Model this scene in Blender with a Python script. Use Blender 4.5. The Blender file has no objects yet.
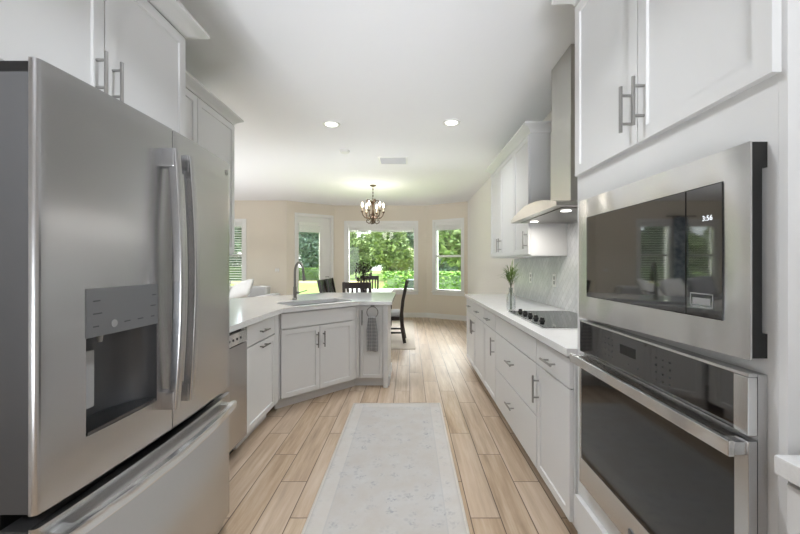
import bpy, bmesh, math, random
from mathutils import Matrix, Vector
random.seed(7)
C = bpy.context.scene.collection
PI = math.pi
def R(a): return math.radians(a)

# ------------------------------------------------------------------ camera, world, lights, exposure
cd = bpy.data.cameras.new('camera'); cam = bpy.data.objects.new('camera', cd); C.objects.link(cam)
cam.location = (0, 0, 1.30); cam.rotation_euler = (PI/2, 0, 0)
cd.sensor_width = 36; cd.lens = 355/800*36; cd.shift_x = -9/800; cd.shift_y = -2.5/800; cd.clip_start = .02
bpy.context.scene.camera = cam
vs = bpy.context.scene.view_settings
vs.view_transform = 'Standard'; vs.look = 'None'; vs.gamma = 1; vs.use_curve_mapping = False
vs.exposure = 0.6
w = bpy.data.worlds.new('World'); bpy.context.scene.world = w; w.use_nodes = True
nt = w.node_tree; nt.nodes.clear()
sky = nt.nodes.new('ShaderNodeTexSky'); sky.sky_type = 'NISHITA'; sky.sun_disc = False
sky.sun_elevation = R(62); sky.sun_rotation = R(10); sky.air_density = 1.0; sky.dust_density = 2.5
mixw = nt.nodes.new('ShaderNodeMix'); mixw.data_type = 'RGBA'; mixw.inputs[0].default_value = .7
mixw.inputs[7].default_value = (6.6, 6.9, 7.2, 1)
bg = nt.nodes.new('ShaderNodeBackground'); bg.inputs[1].default_value = 0.42
wo = nt.nodes.new('ShaderNodeOutputWorld')
nt.links.new(sky.outputs[0], mixw.inputs[6]); nt.links.new(mixw.outputs[2], bg.inputs[0]); nt.links.new(bg.outputs[0], wo.inputs[0])
sd = bpy.data.lights.new('sun', 'SUN'); sd.energy = 5.0; sd.angle = R(.6); sd.color = (1, .96, .88)
so = bpy.data.objects.new('sun', sd); C.objects.link(so)
so.rotation_euler = Vector((-.10, -.33, -.94)).to_track_quat('-Z', 'Y').to_euler()
def bounce_fill(p, target, e, cone, name='bounce_fill'):  # added upward spots that brighten the ceiling, no fixture stands there
    l = bpy.data.lights.new(name, 'SPOT'); l.energy = e; l.spot_size = R(cone); l.spot_blend = 1; l.shadow_soft_size = .25; l.color = (.90, .945, 1)
    o = bpy.data.objects.new(name, l); C.objects.link(o); o.location = p
    o.rotation_euler = (Vector(target)-Vector(p)).to_track_quat('-Z', 'Y').to_euler()
fd = bpy.data.lights.new('ceiling_fill', 'AREA'); fd.shape = 'RECTANGLE'; fd.size = 1.8; fd.size_y = .9; fd.energy = 13.5; fd.spread = R(42); fd.color = (.90, .945, 1)  # added unseen panel light behind the camera, lifts the ceiling
fo = bpy.data.objects.new('ceiling_fill', fd); C.objects.link(fo); fo.location = (-.55, -2.4, .7); fo.rotation_euler = (Vector((-.1, 2.3, 2.75))-fo.location).to_track_quat('-Z', 'Y').to_euler()
bounce_fill((0, -1.6, .5), (0, -1.6, 2.75), 160, 80)
bounce_fill((-.95, 5.1, .35), (-.9, 5.2, 2.75), 60, 150)
bounce_fill((-4.5, 4.9, .4), (-4.4, 5, 2.75), 210, 140)
ad = bpy.data.lights.new('bay_fill', 'AREA'); ad.shape = 'RECTANGLE'; ad.size = 5; ad.size_y = 2.5; ad.energy = 2300; ad.color = (1, .975, .975)  # added area light above view outside the bay, brightens the dining end
ao = bpy.data.objects.new('bay_fill', ad); C.objects.link(ao); ao.location = (-.5, 11.5, 4.6); ao.rotation_euler = (Vector((-.5, 7, .3))-Vector(ao.location)).to_track_quat('-Z', 'Y').to_euler()
CAN_POWER = 7.5
def can_light(x, y, z=2.735, p=None, size=.15):
    l = bpy.data.lights.new('can_lamp', 'AREA'); l.shape = 'DISK'; l.size = size; l.spread = R(115); l.energy = CAN_POWER if p is None else p; l.color = (.93, .965, 1)
    o = bpy.data.objects.new('can_lamp', l); C.objects.link(o); o.location = (x, y, z)

# ------------------------------------------------------------------ helpers
def lin(r, g, b):
    f = lambda c: (c/255/12.92) if c/255 <= .04045 else ((c/255+.055)/1.055)**2.4
    return (f(r), f(g), f(b), 1)
class N:
    """small node helper for one material"""
    def __init__(s, name):
        s.m = bpy.data.materials.new(name); s.m.use_nodes = True; s.t = s.m.node_tree
        s.b = s.t.nodes['Principled BSDF']
    def n(s, kind, **kw):
        x = s.t.nodes.new('ShaderNode'+kind)
        for k, v in kw.items(): setattr(x, k, v)
        return x
    def l(s, a, b): s.t.links.new(a, b)
    def val(s, sock, v):
        if hasattr(v, 'links'): s.l(v, sock)
        else: sock.default_value = v
    def math(s, op, a, b=None, c=None):
        x = s.n('Math', operation=op); s.val(x.inputs[0], a)
        if b is not None: s.val(x.inputs[1], b)
        if c is not None: s.val(x.inputs[2], c)
        return x.outputs[0]
    def mix(s, f, a, b, blend='MIX'):
        x = s.n('Mix', data_type='RGBA', blend_type=blend); s.val(x.inputs[0], f); s.val(x.inputs[6], a); s.val(x.inputs[7], b); return x.outputs[2]
    def obj(s, scale=(1,1,1), rot=(0,0,0)):
        tc = s.n('TexCoord'); mp = s.n('Mapping'); mp.inputs[3].default_value = scale; mp.inputs[2].default_value = rot
        s.l(tc.outputs[3], mp.inputs[0]); return mp.outputs[0]
    def noise(s, vec, scale, detail=2, rough=.5):
        x = s.n('TexNoise'); x.inputs['Scale'].default_value = scale; x.inputs['Detail'].default_value = detail; x.inputs['Roughness'].default_value = rough
        s.l(vec, x.inputs[0]); return x.outputs[0]
    def ramp(s, f, stops):
        x = s.n('ValToRGB'); s.val(x.inputs[0], f); e = x.color_ramp.elements
        while len(e) < len(stops): e.new(.5)
        for k, (p, c) in enumerate(stops): e[k].position = p; e[k].color = c
        return x.outputs[0]
    def rng(s, f, a, b, c, d):
        x = s.n('MapRange'); s.val(x.inputs[0], f)
        for k, v in enumerate((a, b, c, d)): x.inputs[k+1].default_value = v
        return x.outputs[0]
    def bump(s, h, strength=.2, dist=.01):
        x = s.n('Bump'); x.inputs['Strength'].default_value = strength; x.inputs['Distance'].default_value = dist
        s.l(h, x.inputs['Height']); s.l(x.outputs[0], s.b.inputs['Normal'])
    def set(s, col=None, rough=None, metal=None, **kw):
        if col is not None: s.val(s.b.inputs['Base Color'], col)
        if rough is not None: s.val(s.b.inputs['Roughness'], rough)
        if metal is not None: s.val(s.b.inputs['Metallic'], metal)
        for k, v in kw.items(): s.val(s.b.inputs[k.replace('_', ' ')], v)
        return s
def simple(name, col, rough=.5, metal=0, var=.04, scale=6, **kw):
    """plain surface with a faint procedural mottling"""
    k = N(name); c = lin(*col); f = k.noise(k.obj(), scale, 3)
    d = tuple(max(0, x*(1-var*2)) for x in c[:3])+(1,)
    k.set(k.mix(f, d, c), rough, metal, **kw); return k.m
def steel(name, col, rough, stretch, aniso=0.0, wob=0.0):
    k = N(name); v = k.obj(stretch); f = k.noise(v, 300, 2)
    c = lin(*col); d = tuple(x*.985 for x in c[:3])+(1,)
    k.set(k.mix(f, d, c), rough, 1.0)
    k.b.inputs['Anisotropic'].default_value = aniso
    if wob: k.bump(k.noise(k.obj((1, 1, .35)), 7.0, 0), wob, .03)
    return k.m
M = {}
M['paint'] = simple('white cabinet paint', (222, 222, 221), .38, var=.012)
M['trim'] = simple('white trim paint', (235, 235, 232), .4, var=.01)
M['ceiling'] = None
k = N('ceiling paint'); f = k.noise(k.obj(), 28, 4, .6); k.set(lin(241, 241, 243), .9); k.bump(f, .25, .004); M['ceiling'] = k.m
k = N('wall paint'); f = k.noise(k.obj(), 90, 2); k.set(lin(226, 218, 203), .85); k.bump(f, .08, .002); M['wall'] = k.m
k = N('white wall paint'); f = k.noise(k.obj(), 90, 2); k.set(lin(234, 231, 227), .85); k.bump(f, .08, .002); M['wallw'] = k.m
M['steel'] = steel('brushed steel', (196, 196, 197), .27, (1, 1, .02), .5, 0)
M['steelb'] = steel('bright steel', (226, 227, 228), .27, (.03, .03, 1), .3, 1.0)
M['steeld'] = steel('dark steel', (120, 121, 123), .3, (1, 1, .04), .4)
M['hood'] = steel('hood steel', (196, 195, 190), .30, (1, 1, .04), .5, .25)
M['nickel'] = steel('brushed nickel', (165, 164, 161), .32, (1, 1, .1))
M['nickeld'] = steel('shaded nickel', (130, 128, 124), .34, (1, 1, .1))  # darker copy of the brushed nickel, shade put into its colour
M['fgrey'] = simple('grey painted metal', (84, 84, 85), .45, var=.03)
M['black'] = simple('black plastic', (18, 18, 18), .45)
M['dispgrey'] = simple('dispenser grey', (118, 119, 121), .4, .35)
M['recess'] = simple('recess grey', (96, 97, 99), .35, .3)
M['paddle'] = simple('paddle grey', (165, 166, 166), .4, .2)
M['mark'] = simple('dark marking', (70, 71, 73), .5)
M['lmark'] = simple('pale marking', (150, 150, 150), .5)
M['blackglass'] = simple('black glass', (12, 12, 13), .04, var=.02, IOR=2.2)
M['ovenglass'] = simple('oven window glass', (22, 22, 23), .06, var=.25, scale=9, IOR=1.6)
k = N('clock light'); k.set(lin(20, 20, 20), .5); k.b.inputs['Emission Color'].default_value = (.9, .95, 1, 1); k.b.inputs['Emission Strength'].default_value = .9; M['clock'] = k.m
k = N('lamp glow'); k.set(lin(250, 248, 240), .5); k.b.inputs['Emission Color'].default_value = (1, .97, .92, 1); k.b.inputs['Emission Strength'].default_value = 3.0; M['glow'] = k.m
k = N('bulb glow'); k.set(lin(250, 240, 220), .5); k.b.inputs['Emission Color'].default_value = (1, .86, .66, 1); k.b.inputs['Emission Strength'].default_value = 9.0; M['bulb'] = k.m
# quartz
k = N('white quartz'); v = k.obj(); f = k.noise(v, 3.0, 6, .6); g = k.noise(v, 160, 1)
c = k.ramp(f, [(.46, lin(231, 231, 230)), (.5, lin(226, 226, 226)), (.53, lin(231, 231, 230))]); k.set(k.mix(k.rng(g, .4, .7, 0, .25), c, lin(214, 213, 211)), .09); M['quartz'] = k.m
# wood look plank tile: columns along y, joints stepped by a third
k = N('wood plank tile'); tc = k.n('TexCoord'); sx = k.n('SeparateXYZ'); k.l(tc.outputs[3], sx.inputs[0]); X, Y = sx.outputs[0], sx.outputs[1]
W_, L_ = .1545, .914
u = k.math('DIVIDE', k.math('SUBTRACT', X, .007), W_); col = k.math('FLOOR', u); fu = k.math('FRACT', u)
vv = k.math('DIVIDE', k.math('ADD', k.math('SUBTRACT', Y, 3.344), k.math('MULTIPLY', col, L_/3)), L_); row = k.math('FLOOR', vv); fv = k.math('FRACT', vv)
def edge(fr, size): return k.math('MULTIPLY', k.math('MINIMUM', fr, k.math('SUBTRACT', 1.0, fr)), size)
e = k.math('MINIMUM', edge(fu, W_), edge(fv, L_)); grout = k.rng(e, .0016, .0036, 1, 0)
cb = k.n('CombineXYZ'); k.l(col, cb.inputs[0]); k.l(row, cb.inputs[1]); wn = k.n('TexWhiteNoise', noise_dimensions='2D'); k.l(cb.outputs[0], wn.inputs[0])
off = k.math('MULTIPLY', wn.outputs[0], 40.0)
cv = k.n('CombineXYZ'); k.l(k.math('MULTIPLY', X, 22.0), cv.inputs[0]); k.l(k.math('ADD', k.math('MULTIPLY', Y, 1.6), off), cv.inputs[1]); k.l(off, cv.inputs[2])
gr = k.noise(cv.outputs[0], 1.0, 6, .62)
cv2 = k.n('CombineXYZ'); k.l(k.math('MULTIPLY', X, 3.5), cv2.inputs[0]); k.l(k.math('ADD', k.math('MULTIPLY', Y, 1.1), off), cv2.inputs[1]); k.l(off, cv2.inputs[2])
bl = k.noise(cv2.outputs[0], 1.4, 3, .6)
wood = k.ramp(gr, [(.28, lin(136, 112, 88)), (.5, lin(184, 160, 133)), (.72, lin(210, 193, 174))])
wood = k.mix(k.rng(bl, .35, .7, 0, .45), wood, lin(160, 133, 106))
wood = k.mix(k.math('MULTIPLY', wn.outputs[0], .35), wood, lin(210, 193, 176))
k.set(k.mix(grout, wood, lin(92, 74, 58)), k.rng(gr, .3, .7, .42, .3)); k.bump(k.math('SUBTRACT', k.math('MULTIPLY', gr, .12), grout), .35, .003); M['plank'] = k.m
# runner rug
k = N('faded runner weave'); v = k.obj(); sx = k.n('SeparateXYZ'); k.l(v, sx.inputs[0])
ax = k.math('ABSOLUTE', sx.outputs[0]); ay = k.math('ABSOLUTE', sx.outputs[1])
f1 = k.noise(v, 5, 5, .65); f2 = k.noise(k.obj((60, 260, 1)), 1, 2)
vo = k.n('TexVoronoi'); vo.inputs['Scale'].default_value = 9.5; vo.inputs['Randomness'].default_value = .45; k.l(v, vo.inputs[0])
vo2 = k.n('TexVoronoi'); vo2.inputs['Scale'].default_value = 26; vo2.inputs['Randomness'].default_value = .6; k.l(v, vo2.inputs[0])
dist = k.math('ADD', vo.outputs[0], k.math('MULTIPLY', k.math('SUBTRACT', k.noise(v, 46, 3), .5), .9))
spot = k.math('MULTIPLY', k.rng(dist, .14, .30, .7, 0), k.rng(k.noise(v, 70, 2), .42, .6, 0, 1))
spot2 = k.math('MULTIPLY', k.rng(vo2.outputs[0], .2, .42, .35, 0), k.rng(k.noise(v, 11, 3), .5, .62, 0, 1))
motif = k.math('MAXIMUM', spot, spot2)
fade = k.rng(f1, .40, .62, 0, 1)
base = k.mix(k.rng(f1, .3, .7, 0, 1), lin(184, 177, 169), lin(193, 192, 190))
base = k.mix(k.math('MULTIPLY', motif, fade), base, lin(132, 134, 140))
bord = k.math('MAXIMUM', k.rng(ax, .300, .304, 0, 1), k.rng(ay, 1.16, 1.165, 0, 1))
base = k.mix(k.math('MULTIPLY', bord, .22), base, lin(222, 214, 204))
line = k.rng(k.math('ABSOLUTE', k.math('SUBTRACT', ax, .300)), .0, .006, .35, 0)
base = k.mix(line, base, lin(165, 166, 168))
hem = k.math('MAXIMUM', k.rng(ax, .388, .390, 0, 1), k.rng(ay, 1.243, 1.245, 0, 1))
base = k.mix(hem, base, lin(222, 216, 206))
k.set(k.mix(k.rng(f2, .3, .7, 0, .18), base, lin(176, 175, 174)), .95); k.bump(f2, .4, .003); M['rug'] = k.m
k = N('dining rug weave'); v = k.obj((40, 40, 1)); f = k.noise(v, 3, 3); k.set(k.mix(f, lin(196, 184, 170), lin(216, 207, 196)), .95); k.bump(f, .4, .003); M['rug2'] = k.m
# glossy herringbone tile
k = N('glossy white herringbone tile'); v = k.obj((1, 1, 1), (R(45), 0, 0))
br = k.n('TexBrick'); sx = k.n('SeparateXYZ'); k.l(v, sx.inputs[0]); cb = k.n('CombineXYZ'); k.l(sx.outputs[1], cb.inputs[0]); k.l(sx.outputs[2], cb.inputs[1]); k.l(cb.outputs[0], br.inputs[0])
br.inputs['Scale'].default_value = 1; br.inputs['Brick Width'].default_value = .15; br.inputs['Row Height'].default_value = .052; br.inputs['Mortar Size'].default_value = .0025
br.inputs['Color1'].default_value = lin(222, 223, 224); br.inputs['Color2'].default_value = lin(206, 208, 210); br.inputs['Mortar'].default_value = lin(196, 196, 196)
f = k.noise(k.obj(), 24, 2); h = k.math('SUBTRACT', k.math('MULTIPLY', f, 1.2), br.outputs[1])
k.set(k.mix(k.rng(k.noise(k.obj(), 7, 5), .4, .65, 0, .35), br.outputs[0], lin(190, 192, 195)), .08); k.bump(h, .6, .008); M['tile'] = k.m
# window glass: clear with a faint reflection
k = N('window glass'); k.t.nodes.remove(k.b); tr = k.n('BsdfTransparent'); gl = k.n('BsdfGlossy'); gl.inputs['Roughness'].default_value = .02
fr = k.n('Fresnel'); fr.inputs[0].default_value = 1.45; mx = k.n('MixShader'); k.l(fr.outputs[0], mx.inputs[0]); k.l(tr.outputs[0], mx.inputs[1]); k.l(gl.outputs[0], mx.inputs[2])
tr.inputs[0].default_value = (.95, .97, .96, 1); k.l(mx.outputs[0], k.t.nodes['Material Output'].inputs[0]); M['glass'] = k.m
k = N('vase glass'); k.t.nodes.remove(k.b); tr = k.n('BsdfTransparent'); gl = k.n('BsdfGlossy'); gl.inputs['Roughness'].default_value = .03
lw = k.n('LayerWeight'); lw.inputs[0].default_value = .35; mx = k.n('MixShader'); k.l(lw.outputs[1], mx.inputs[0]); k.l(tr.outputs[0], mx.inputs[1]); k.l(gl.outputs[0], mx.inputs[2])
tr.inputs[0].default_value = (.93, .95, .95, 1); k.l(mx.outputs[0], k.t.nodes['Material Output'].inputs[0]); M['vglass'] = k.m
M['espresso'] = simple('espresso wood', (46, 38, 33), .28, var=.2, scale=14)
M['brownwood'] = simple('brown wood', (92, 66, 46), .4, var=.2, scale=14)
M['cushion'] = simple('grey chair cushion', (196, 197, 199), .9)
M['sofa'] = simple('pale grey upholstery', (214, 213, 211), .95, var=.05, scale=30)
M['pillow'] = simple('white pillow cloth', (226, 225, 223), .95, var=.05, scale=30)
M['pillowg'] = simple('grey pillow cloth', (170, 171, 173), .95, var=.08, scale=40)
M['bronze'] = steel('aged bronze', (92, 76, 62), .38, (1, 1, 1))
M['candle'] = simple('cream candle sleeve', (220, 205, 178), .6)
M['tablew'] = simple('white table top', (236, 236, 235), .2, var=.02)
k = N('checked towel'); v = k.obj(); sx = k.n('SeparateXYZ'); k.l(v, sx.inputs[0])
sa = k.rng(k.math('FRACT', k.math('MULTIPLY', sx.outputs[2], 28)), .55, .6, 0, 1); sb = k.rng(k.math('FRACT', k.math('MULTIPLY', sx.outputs[0], 42)), .55, .6, 0, 1)
k.set(k.mix(k.math('MULTIPLY', k.math('ADD', sa, sb), .5), lin(122, 122, 123), lin(160, 159, 158)), .95); M['towel'] = k.m
M['leafd'] = simple('dark reddish foliage', (58, 46, 40), .6, var=.3, scale=20)
M['leafg'] = simple('grass green foliage', (112, 140, 62), .6, var=.3, scale=30)
M['stem'] = simple('plant stem', (70, 88, 50), .6)
def foliage(name, a, b, scale):
    k = N(name); f = k.noise(k.obj(), scale, 3, .6); k.set(k.mix(k.rng(f, .3, .7, 0, 1), lin(*a), lin(*b)), .6)
    k.b.inputs['Transmission Weight'].default_value = 0; k.b.inputs['Subsurface Weight'].default_value = 0; return k.m
M['tree1'] = foliage('deep green leaves', (70, 98, 70), (140, 164, 126), 1.2)
M['tree2'] = foliage('bright green leaves', (98, 128, 70), (176, 192, 128), 1.2)
M['tree3'] = foliage('blue green needles', (84, 112, 96), (156, 176, 156), 1.2)
M['hedge'] = foliage('hedge leaves', (58, 100, 36), (118, 156, 62), 5)
M['bark'] = simple('tree bark', (112, 96, 82), .9, var=.3, scale=9)
k = N('lawn'); f = k.noise(k.obj(), 2.2, 5); g = k.noise(k.obj(), 40, 2)
k.set(k.mix(k.rng(g, .3, .7, 0, .5), k.mix(f, lin(104, 142, 56), lin(150, 174, 88)), lin(92, 122, 54)), .95); M['lawn'] = k.m
M['straw'] = simple('dry grass', (190, 178, 120), .95, var=.15, scale=3)
M['bin'] = simple('dark bin plastic', (38, 54, 58), .5)
M['patio'] = simple('pale concrete', (196, 190, 180), .9, var=.1)
M['plate'] = simple('ivory switch plate', (226, 218, 204), .45)
M['vent'] = simple('vent grey', (206, 207, 208), .6)
M['gap'] = simple('socket grey', (150, 150, 149), .6)  # mid grey of the outlet sockets
M['sinksteel'] = steel('sink steel', (128, 129, 131), .3, (1, .05, 1))

def wnorm(o):
    md = o.modifiers.new('weighted', 'WEIGHTED_NORMAL'); md.keep_sharp = True; md.weight = 90
k = N('blue grey drape'); f = k.noise(k.obj(), 9, 3); k.set(k.mix(k.rng(f, .42, .58, 0, 1), lin(120, 140, 156), lin(206, 212, 216)), .9); M['drape'] = k.m
class B:
    def __init__(s, mtx=None): s.bv = False; s.bm = bmesh.new(); s.m = mtx or Matrix.Identity(4)
    def _x(s, vs):
        for v in vs: v.co = s.m @ v.co
    def box(s, x0, x1, y0, y1, z0, z1, bev=0, seg=2):
        if x1 < x0: x0, x1 = x1, x0
        if y1 < y0: y0, y1 = y1, y0
        if z1 < z0: z0, z1 = z1, z0
        r = bmesh.ops.create_cube(s.bm, size=1); vs = r['verts']
        for v in vs: v.co = Vector(((x0+x1)/2+v.co.x*(x1-x0), (y0+y1)/2+v.co.y*(y1-y0), (z0+z1)/2+v.co.z*(z1-z0)))
        s._x(vs)
        if bev: s.bv = True; bmesh.ops.bevel(s.bm, geom=list({e for v in vs for e in v.link_edges}), offset=bev, segments=seg, affect='EDGES', profile=.5)
        return s
    def cyl(s, p0, p1, r0, r1=None, seg=14):
        r1 = r0 if r1 is None else r1; p0, p1 = Vector(p0), Vector(p1); d = p1-p0
        q = d.to_track_quat('Z', 'Y').to_matrix().to_4x4()
        r = bmesh.ops.create_cone(s.bm, cap_ends=True, segments=seg, radius1=max(r0, 1e-5), radius2=max(r1, 1e-5), depth=d.length)
        mt = s.m @ Matrix.Translation((p0+p1)/2) @ q
        for v in r['verts']: v.co = mt @ v.co
        return s
    def ball(s, c, r, sx=1, sy=1, sz=1, u=16, v=10, rot=None):
        o = bmesh.ops.create_uvsphere(s.bm, u_segments=u, v_segments=v, radius=r)
        mt = s.m @ Matrix.Translation(c) @ (rot or Matrix.Identity(4)) @ Matrix.Diagonal((sx, sy, sz, 1))
        for q in o['verts']: q.co = mt @ q.co
        return s
    def lathe(s, prof, c=(0, 0, 0), seg=24, ax='z'):
        rings = []
        for r, h in prof:
            ring = []
            for i in range(seg):
                a = 2*PI*i/seg; p = Vector((r*math.cos(a), r*math.sin(a), h))
                if ax == 'y': p = Vector((p.x, -p.z, p.y))
                ring.append(s.bm.verts.new(s.m @ (p+Vector(c))))
            rings.append(ring)
        for a, b in zip(rings, rings[1:]):
            for i in range(seg): s.bm.faces.new((a[i], a[(i+1) % seg], b[(i+1) % seg], b[i]))
        if prof[0][0] > 1e-6: s.bm.faces.new(rings[0][::-1])
        if prof[-1][0] > 1e-6: s.bm.faces.new(rings[-1])
        return s
    def sweep(s, pts, sec, up=(0, 0, 1), closed=False):
        """carry a 2d section [(a,b)] along points; a along side, b along up"""
        pts = [Vector(p) for p in pts]; n = len(pts); rings = []; up = Vector(up)
        for i, p in enumerate(pts):
            if closed: t = pts[(i+1) % n]-pts[i-1]
            else: t = pts[min(i+1, n-1)]-pts[max(i-1, 0)]
            t.normalize(); side = t.cross(up)
            if side.length < 1e-4: side = t.cross(Vector((1, 0, 0)))
            side.normalize(); u = side.cross(t)
            sc = sec(i/(n-1)) if callable(sec) else sec
            rings.append([s.bm.verts.new(s.m @ (p+side*a+u*b)) for a, b in sc])
        m_ = len(rings[0]); rng = range(n) if closed else range(n-1)
        for i in rng:
            a, b = rings[i], rings[(i+1) % n]
            for j in range(m_): s.bm.faces.new((a[j], a[(j+1) % m_], b[(j+1) % m_], b[j]))
        if not closed: s.bm.faces.new(rings[0][::-1]); s.bm.faces.new(rings[-1])
        return s
    def tube(s, pts, r, seg=10, up=(0, 0, 1), closed=False):
        f = lambda q: [(q*math.cos(2*PI*j/seg), q*math.sin(2*PI*j/seg)) for j in range(seg)]
        return s.sweep(pts, (lambda t: f(r(t))) if callable(r) else f(r), up, closed)
    def prism(s, poly, z0, z1, bev=0):
        a = [s.bm.verts.new(s.m @ Vector((x, y, z0))) for x, y in poly]; b = [s.bm.verts.new(s.m @ Vector((x, y, z1))) for x, y in poly]
        n = len(poly); fs = [s.bm.faces.new(a[::-1]), s.bm.faces.new(b)]
        for i in range(n): fs.append(s.bm.faces.new((a[i], a[(i+1) % n], b[(i+1) % n], b[i])))
        if bev: s.bv = True; bmesh.ops.bevel(s.bm, geom=list({e for f in fs for e in f.edges}), offset=bev, segments=2, affect='EDGES', profile=.5)
        return s
    def mesh(s, faces_v, faces):
        vs = [s.bm.verts.new(s.m @ Vector(p)) for p in faces_v]
        for f in faces: s.bm.faces.new([vs[i] for i in f])
        return s
    def build(s, name, m, parent=None, ang=35, loc=None, rotz=0):
        bmesh.ops.recalc_face_normals(s.bm, faces=s.bm.faces[:])
        me = bpy.data.meshes.new(name); s.bm.to_mesh(me); s.bm.free()
        me.materials.append(m); me.polygons.foreach_set('use_smooth', [True]*len(me.polygons)); me.set_sharp_from_angle(angle=R(ang))
        o = bpy.data.objects.new(name, me); C.objects.link(o)
        if s.bv: wnorm(o)
        if parent: o.parent = parent
        if loc: o.location = loc
        o.rotation_euler.z = rotz
        return o
def tag(o, label=None, cat=None, group=None, kind=None):
    if label: o['label'] = label
    if cat: o['category'] = cat
    if group: o['group'] = group
    if kind: o['kind'] = kind
    return o
def thing(name, label, cat, loc=(0, 0, 0), rotz=0, group=None):
    o = bpy.data.objects.new(name, None); C.objects.link(o); o.empty_display_size = .05
    o.location = loc; o.rotation_euler.z = rotz
    return tag(o, label, cat, group)
def copy_tree(o, parent=None):
    c = o.copy(); C.objects.link(c)
    if parent: c.parent = parent
    for ch in list(o.children): copy_tree(ch, c)
    return c
def cut(o, cutter):
    md = o.modifiers.new('b', 'BOOLEAN'); md.object = cutter; md.operation = 'DIFFERENCE'; md.solver = 'EXACT'
    cutter.parent = o.parent; bpy.context.view_layer.update(); dg = bpy.context.evaluated_depsgraph_get()
    me = bpy.data.meshes.new_from_object(o.evaluated_get(dg)); o.modifiers.clear(); o.data = me; wnorm(o)
    bpy.data.objects.remove(cutter); me.polygons.foreach_set('use_smooth', [True]*len(me.polygons)); me.set_sharp_from_angle(angle=R(35))
def struct(o, label=None, cat=None): o['kind'] = 'structure'; tag(o, label, cat); return o
def rounded(cx, cy, hx, hy, r, n=5):
    pts = []
    for sx_, sy_, a0 in ((1, 1, 0), (-1, 1, 90), (-1, -1, 180), (1, -1, 270)):
        for i in range(n+1):
            a = R(a0+90*i/n); pts.append((cx+sx_*(hx-r)+r*math.cos(a), cy+sy_*(hy-r)+r*math.sin(a)))
    return pts

# ------------------------------------------------------------------ room shell
CEIL = 2.75; WT = .14
PB = [(-7.0, 8.05), (-2.77, 8.05), (-1.83, 8.72), (.43, 8.72), (1.345, 8.15)]
struct(B().box(-7.2, 1.6, -2.6, 9.0, -.12, 0).build('floor', M['plank']), 'wood look plank tile floor running the length of the kitchen', 'floor')
struct(B().box(-7.2, 1.6, -2.6, 9.0, CEIL, CEIL+.14).build('ceiling', M['ceiling']), 'flat white ceiling over kitchen and dining nook', 'ceiling')
def wall_frame(p0, p1):
    d = Vector((p1[0]-p0[0], p1[1]-p0[1])); return (p0[0], p0[1], 0), math.atan2(d.y, d.x), d.length
def wall(name, p0, p1, openings, m, label, thick=WT, z1=CEIL):
    loc, rz, L = wall_frame(p0, p1); b = B(); s = 0
    for (a, c, z0_, z1_) in sorted(openings):
        b.box(s, a, 0, thick, 0, z1); s = c
        if z0_ > .01: b.box(a, c, 0, thick, 0, z0_)
        b.box(a, c, 0, thick, z1_, z1)
    b.box(s, L, 0, thick, 0, z1)
    return struct(b.build(name, m, None, loc=loc, rotz=rz), label, 'wall')
def base(name, p0, p1, s0, s1, label):
    loc, rz, L = wall_frame(p0, p1); b = B(); b.box(s0, s1 or L, -.016, -.001, 0, .12, .003).box(s0, s1 or L, -.02, -.001, 0, .02, .003)
    return struct(b.build(name, M['trim'], None, loc=loc, rotz=rz), label, 'baseboard')
FX = 355.0
def s_at(px, p0, p1):
    """distance along the wall p0-p1 of the point that lies on a line of sight"""
    t = (px-409)/FX; d = Vector((p1[0]-p0[0], p1[1]-p0[1])); L = d.length; d /= L
    return (t*p0[1]-p0[0])/(d.x-t*d.y)
cL, cR = -1.50, .13
openA = (2.53, 3.24, .74, 2.26); openB = (1.50, 2.22, .74, 2.26)
wall('wall_back', PB[0], PB[1], [openA, openB], M['wall'], 'beige back wall of the living area with two windows')
dS0, dS1 = s_at(296.5, PB[1], PB[2]), s_at(331.5, PB[1], PB[2])
wall('wall_bay_left', PB[1], PB[2], [(dS0, dS1, 0, 2.45)], M['wall'], 'beige angled bay wall around the glass patio door')
openC = (-1.52+1.83, .155+1.83, .66, 2.30)
wall('wall_bay_center', PB[2], PB[3], [openC], M['wall'], 'beige bay wall with the wide picture window')
rS0, rS1 = s_at(434.5, PB[3], PB[4]), s_at(462.3, PB[3], PB[4])
wall('wall_bay_right', PB[3], PB[4], [(rS0, rS1, .66, 2.33)], M['wall'], 'beige angled bay wall with the sash window')
wall('wall_right', PB[4], (1.345, -2.6), [], M['wallw'], 'long right hand wall behind cabinets and range hood')
struct(B().box(-1.87, -1.745, -2.6, 2.93, 0, CEIL).build('wall_left', M['wallw']), 'white wall behind the refrigerator', 'wall')
wall('wall_far_left', (-7.0, -2.6), PB[0], [(3.0, 5.2, .3, 2.3)], M['wall'], 'far left wall of the living area')
wall('wall_rear', (1.345, -2.6), (-7.0, -2.6), [(4.2, 6.6, 0, 2.3)], M['wallw'], 'plain white wall behind the camera')  # unseen wall, added to keep sky light from entering at the rear
base('baseboard_back', PB[0], PB[1], 0, None, 'white baseboard along the beige back wall')
base('baseboard_bay_left', PB[1], PB[2], 0, dS0-.09, 'short white baseboard left of the patio door')
base('baseboard_bay_center', PB[2], PB[3], 0, None, 'white baseboard under the picture window')
base('baseboard_bay_right', PB[3], PB[4], 0, None, 'white baseboard under the sash window')
base('baseboard_right', PB[4], (1.345, 4.66), .02, None, 'white baseboard along the right wall past the cabinets')

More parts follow.
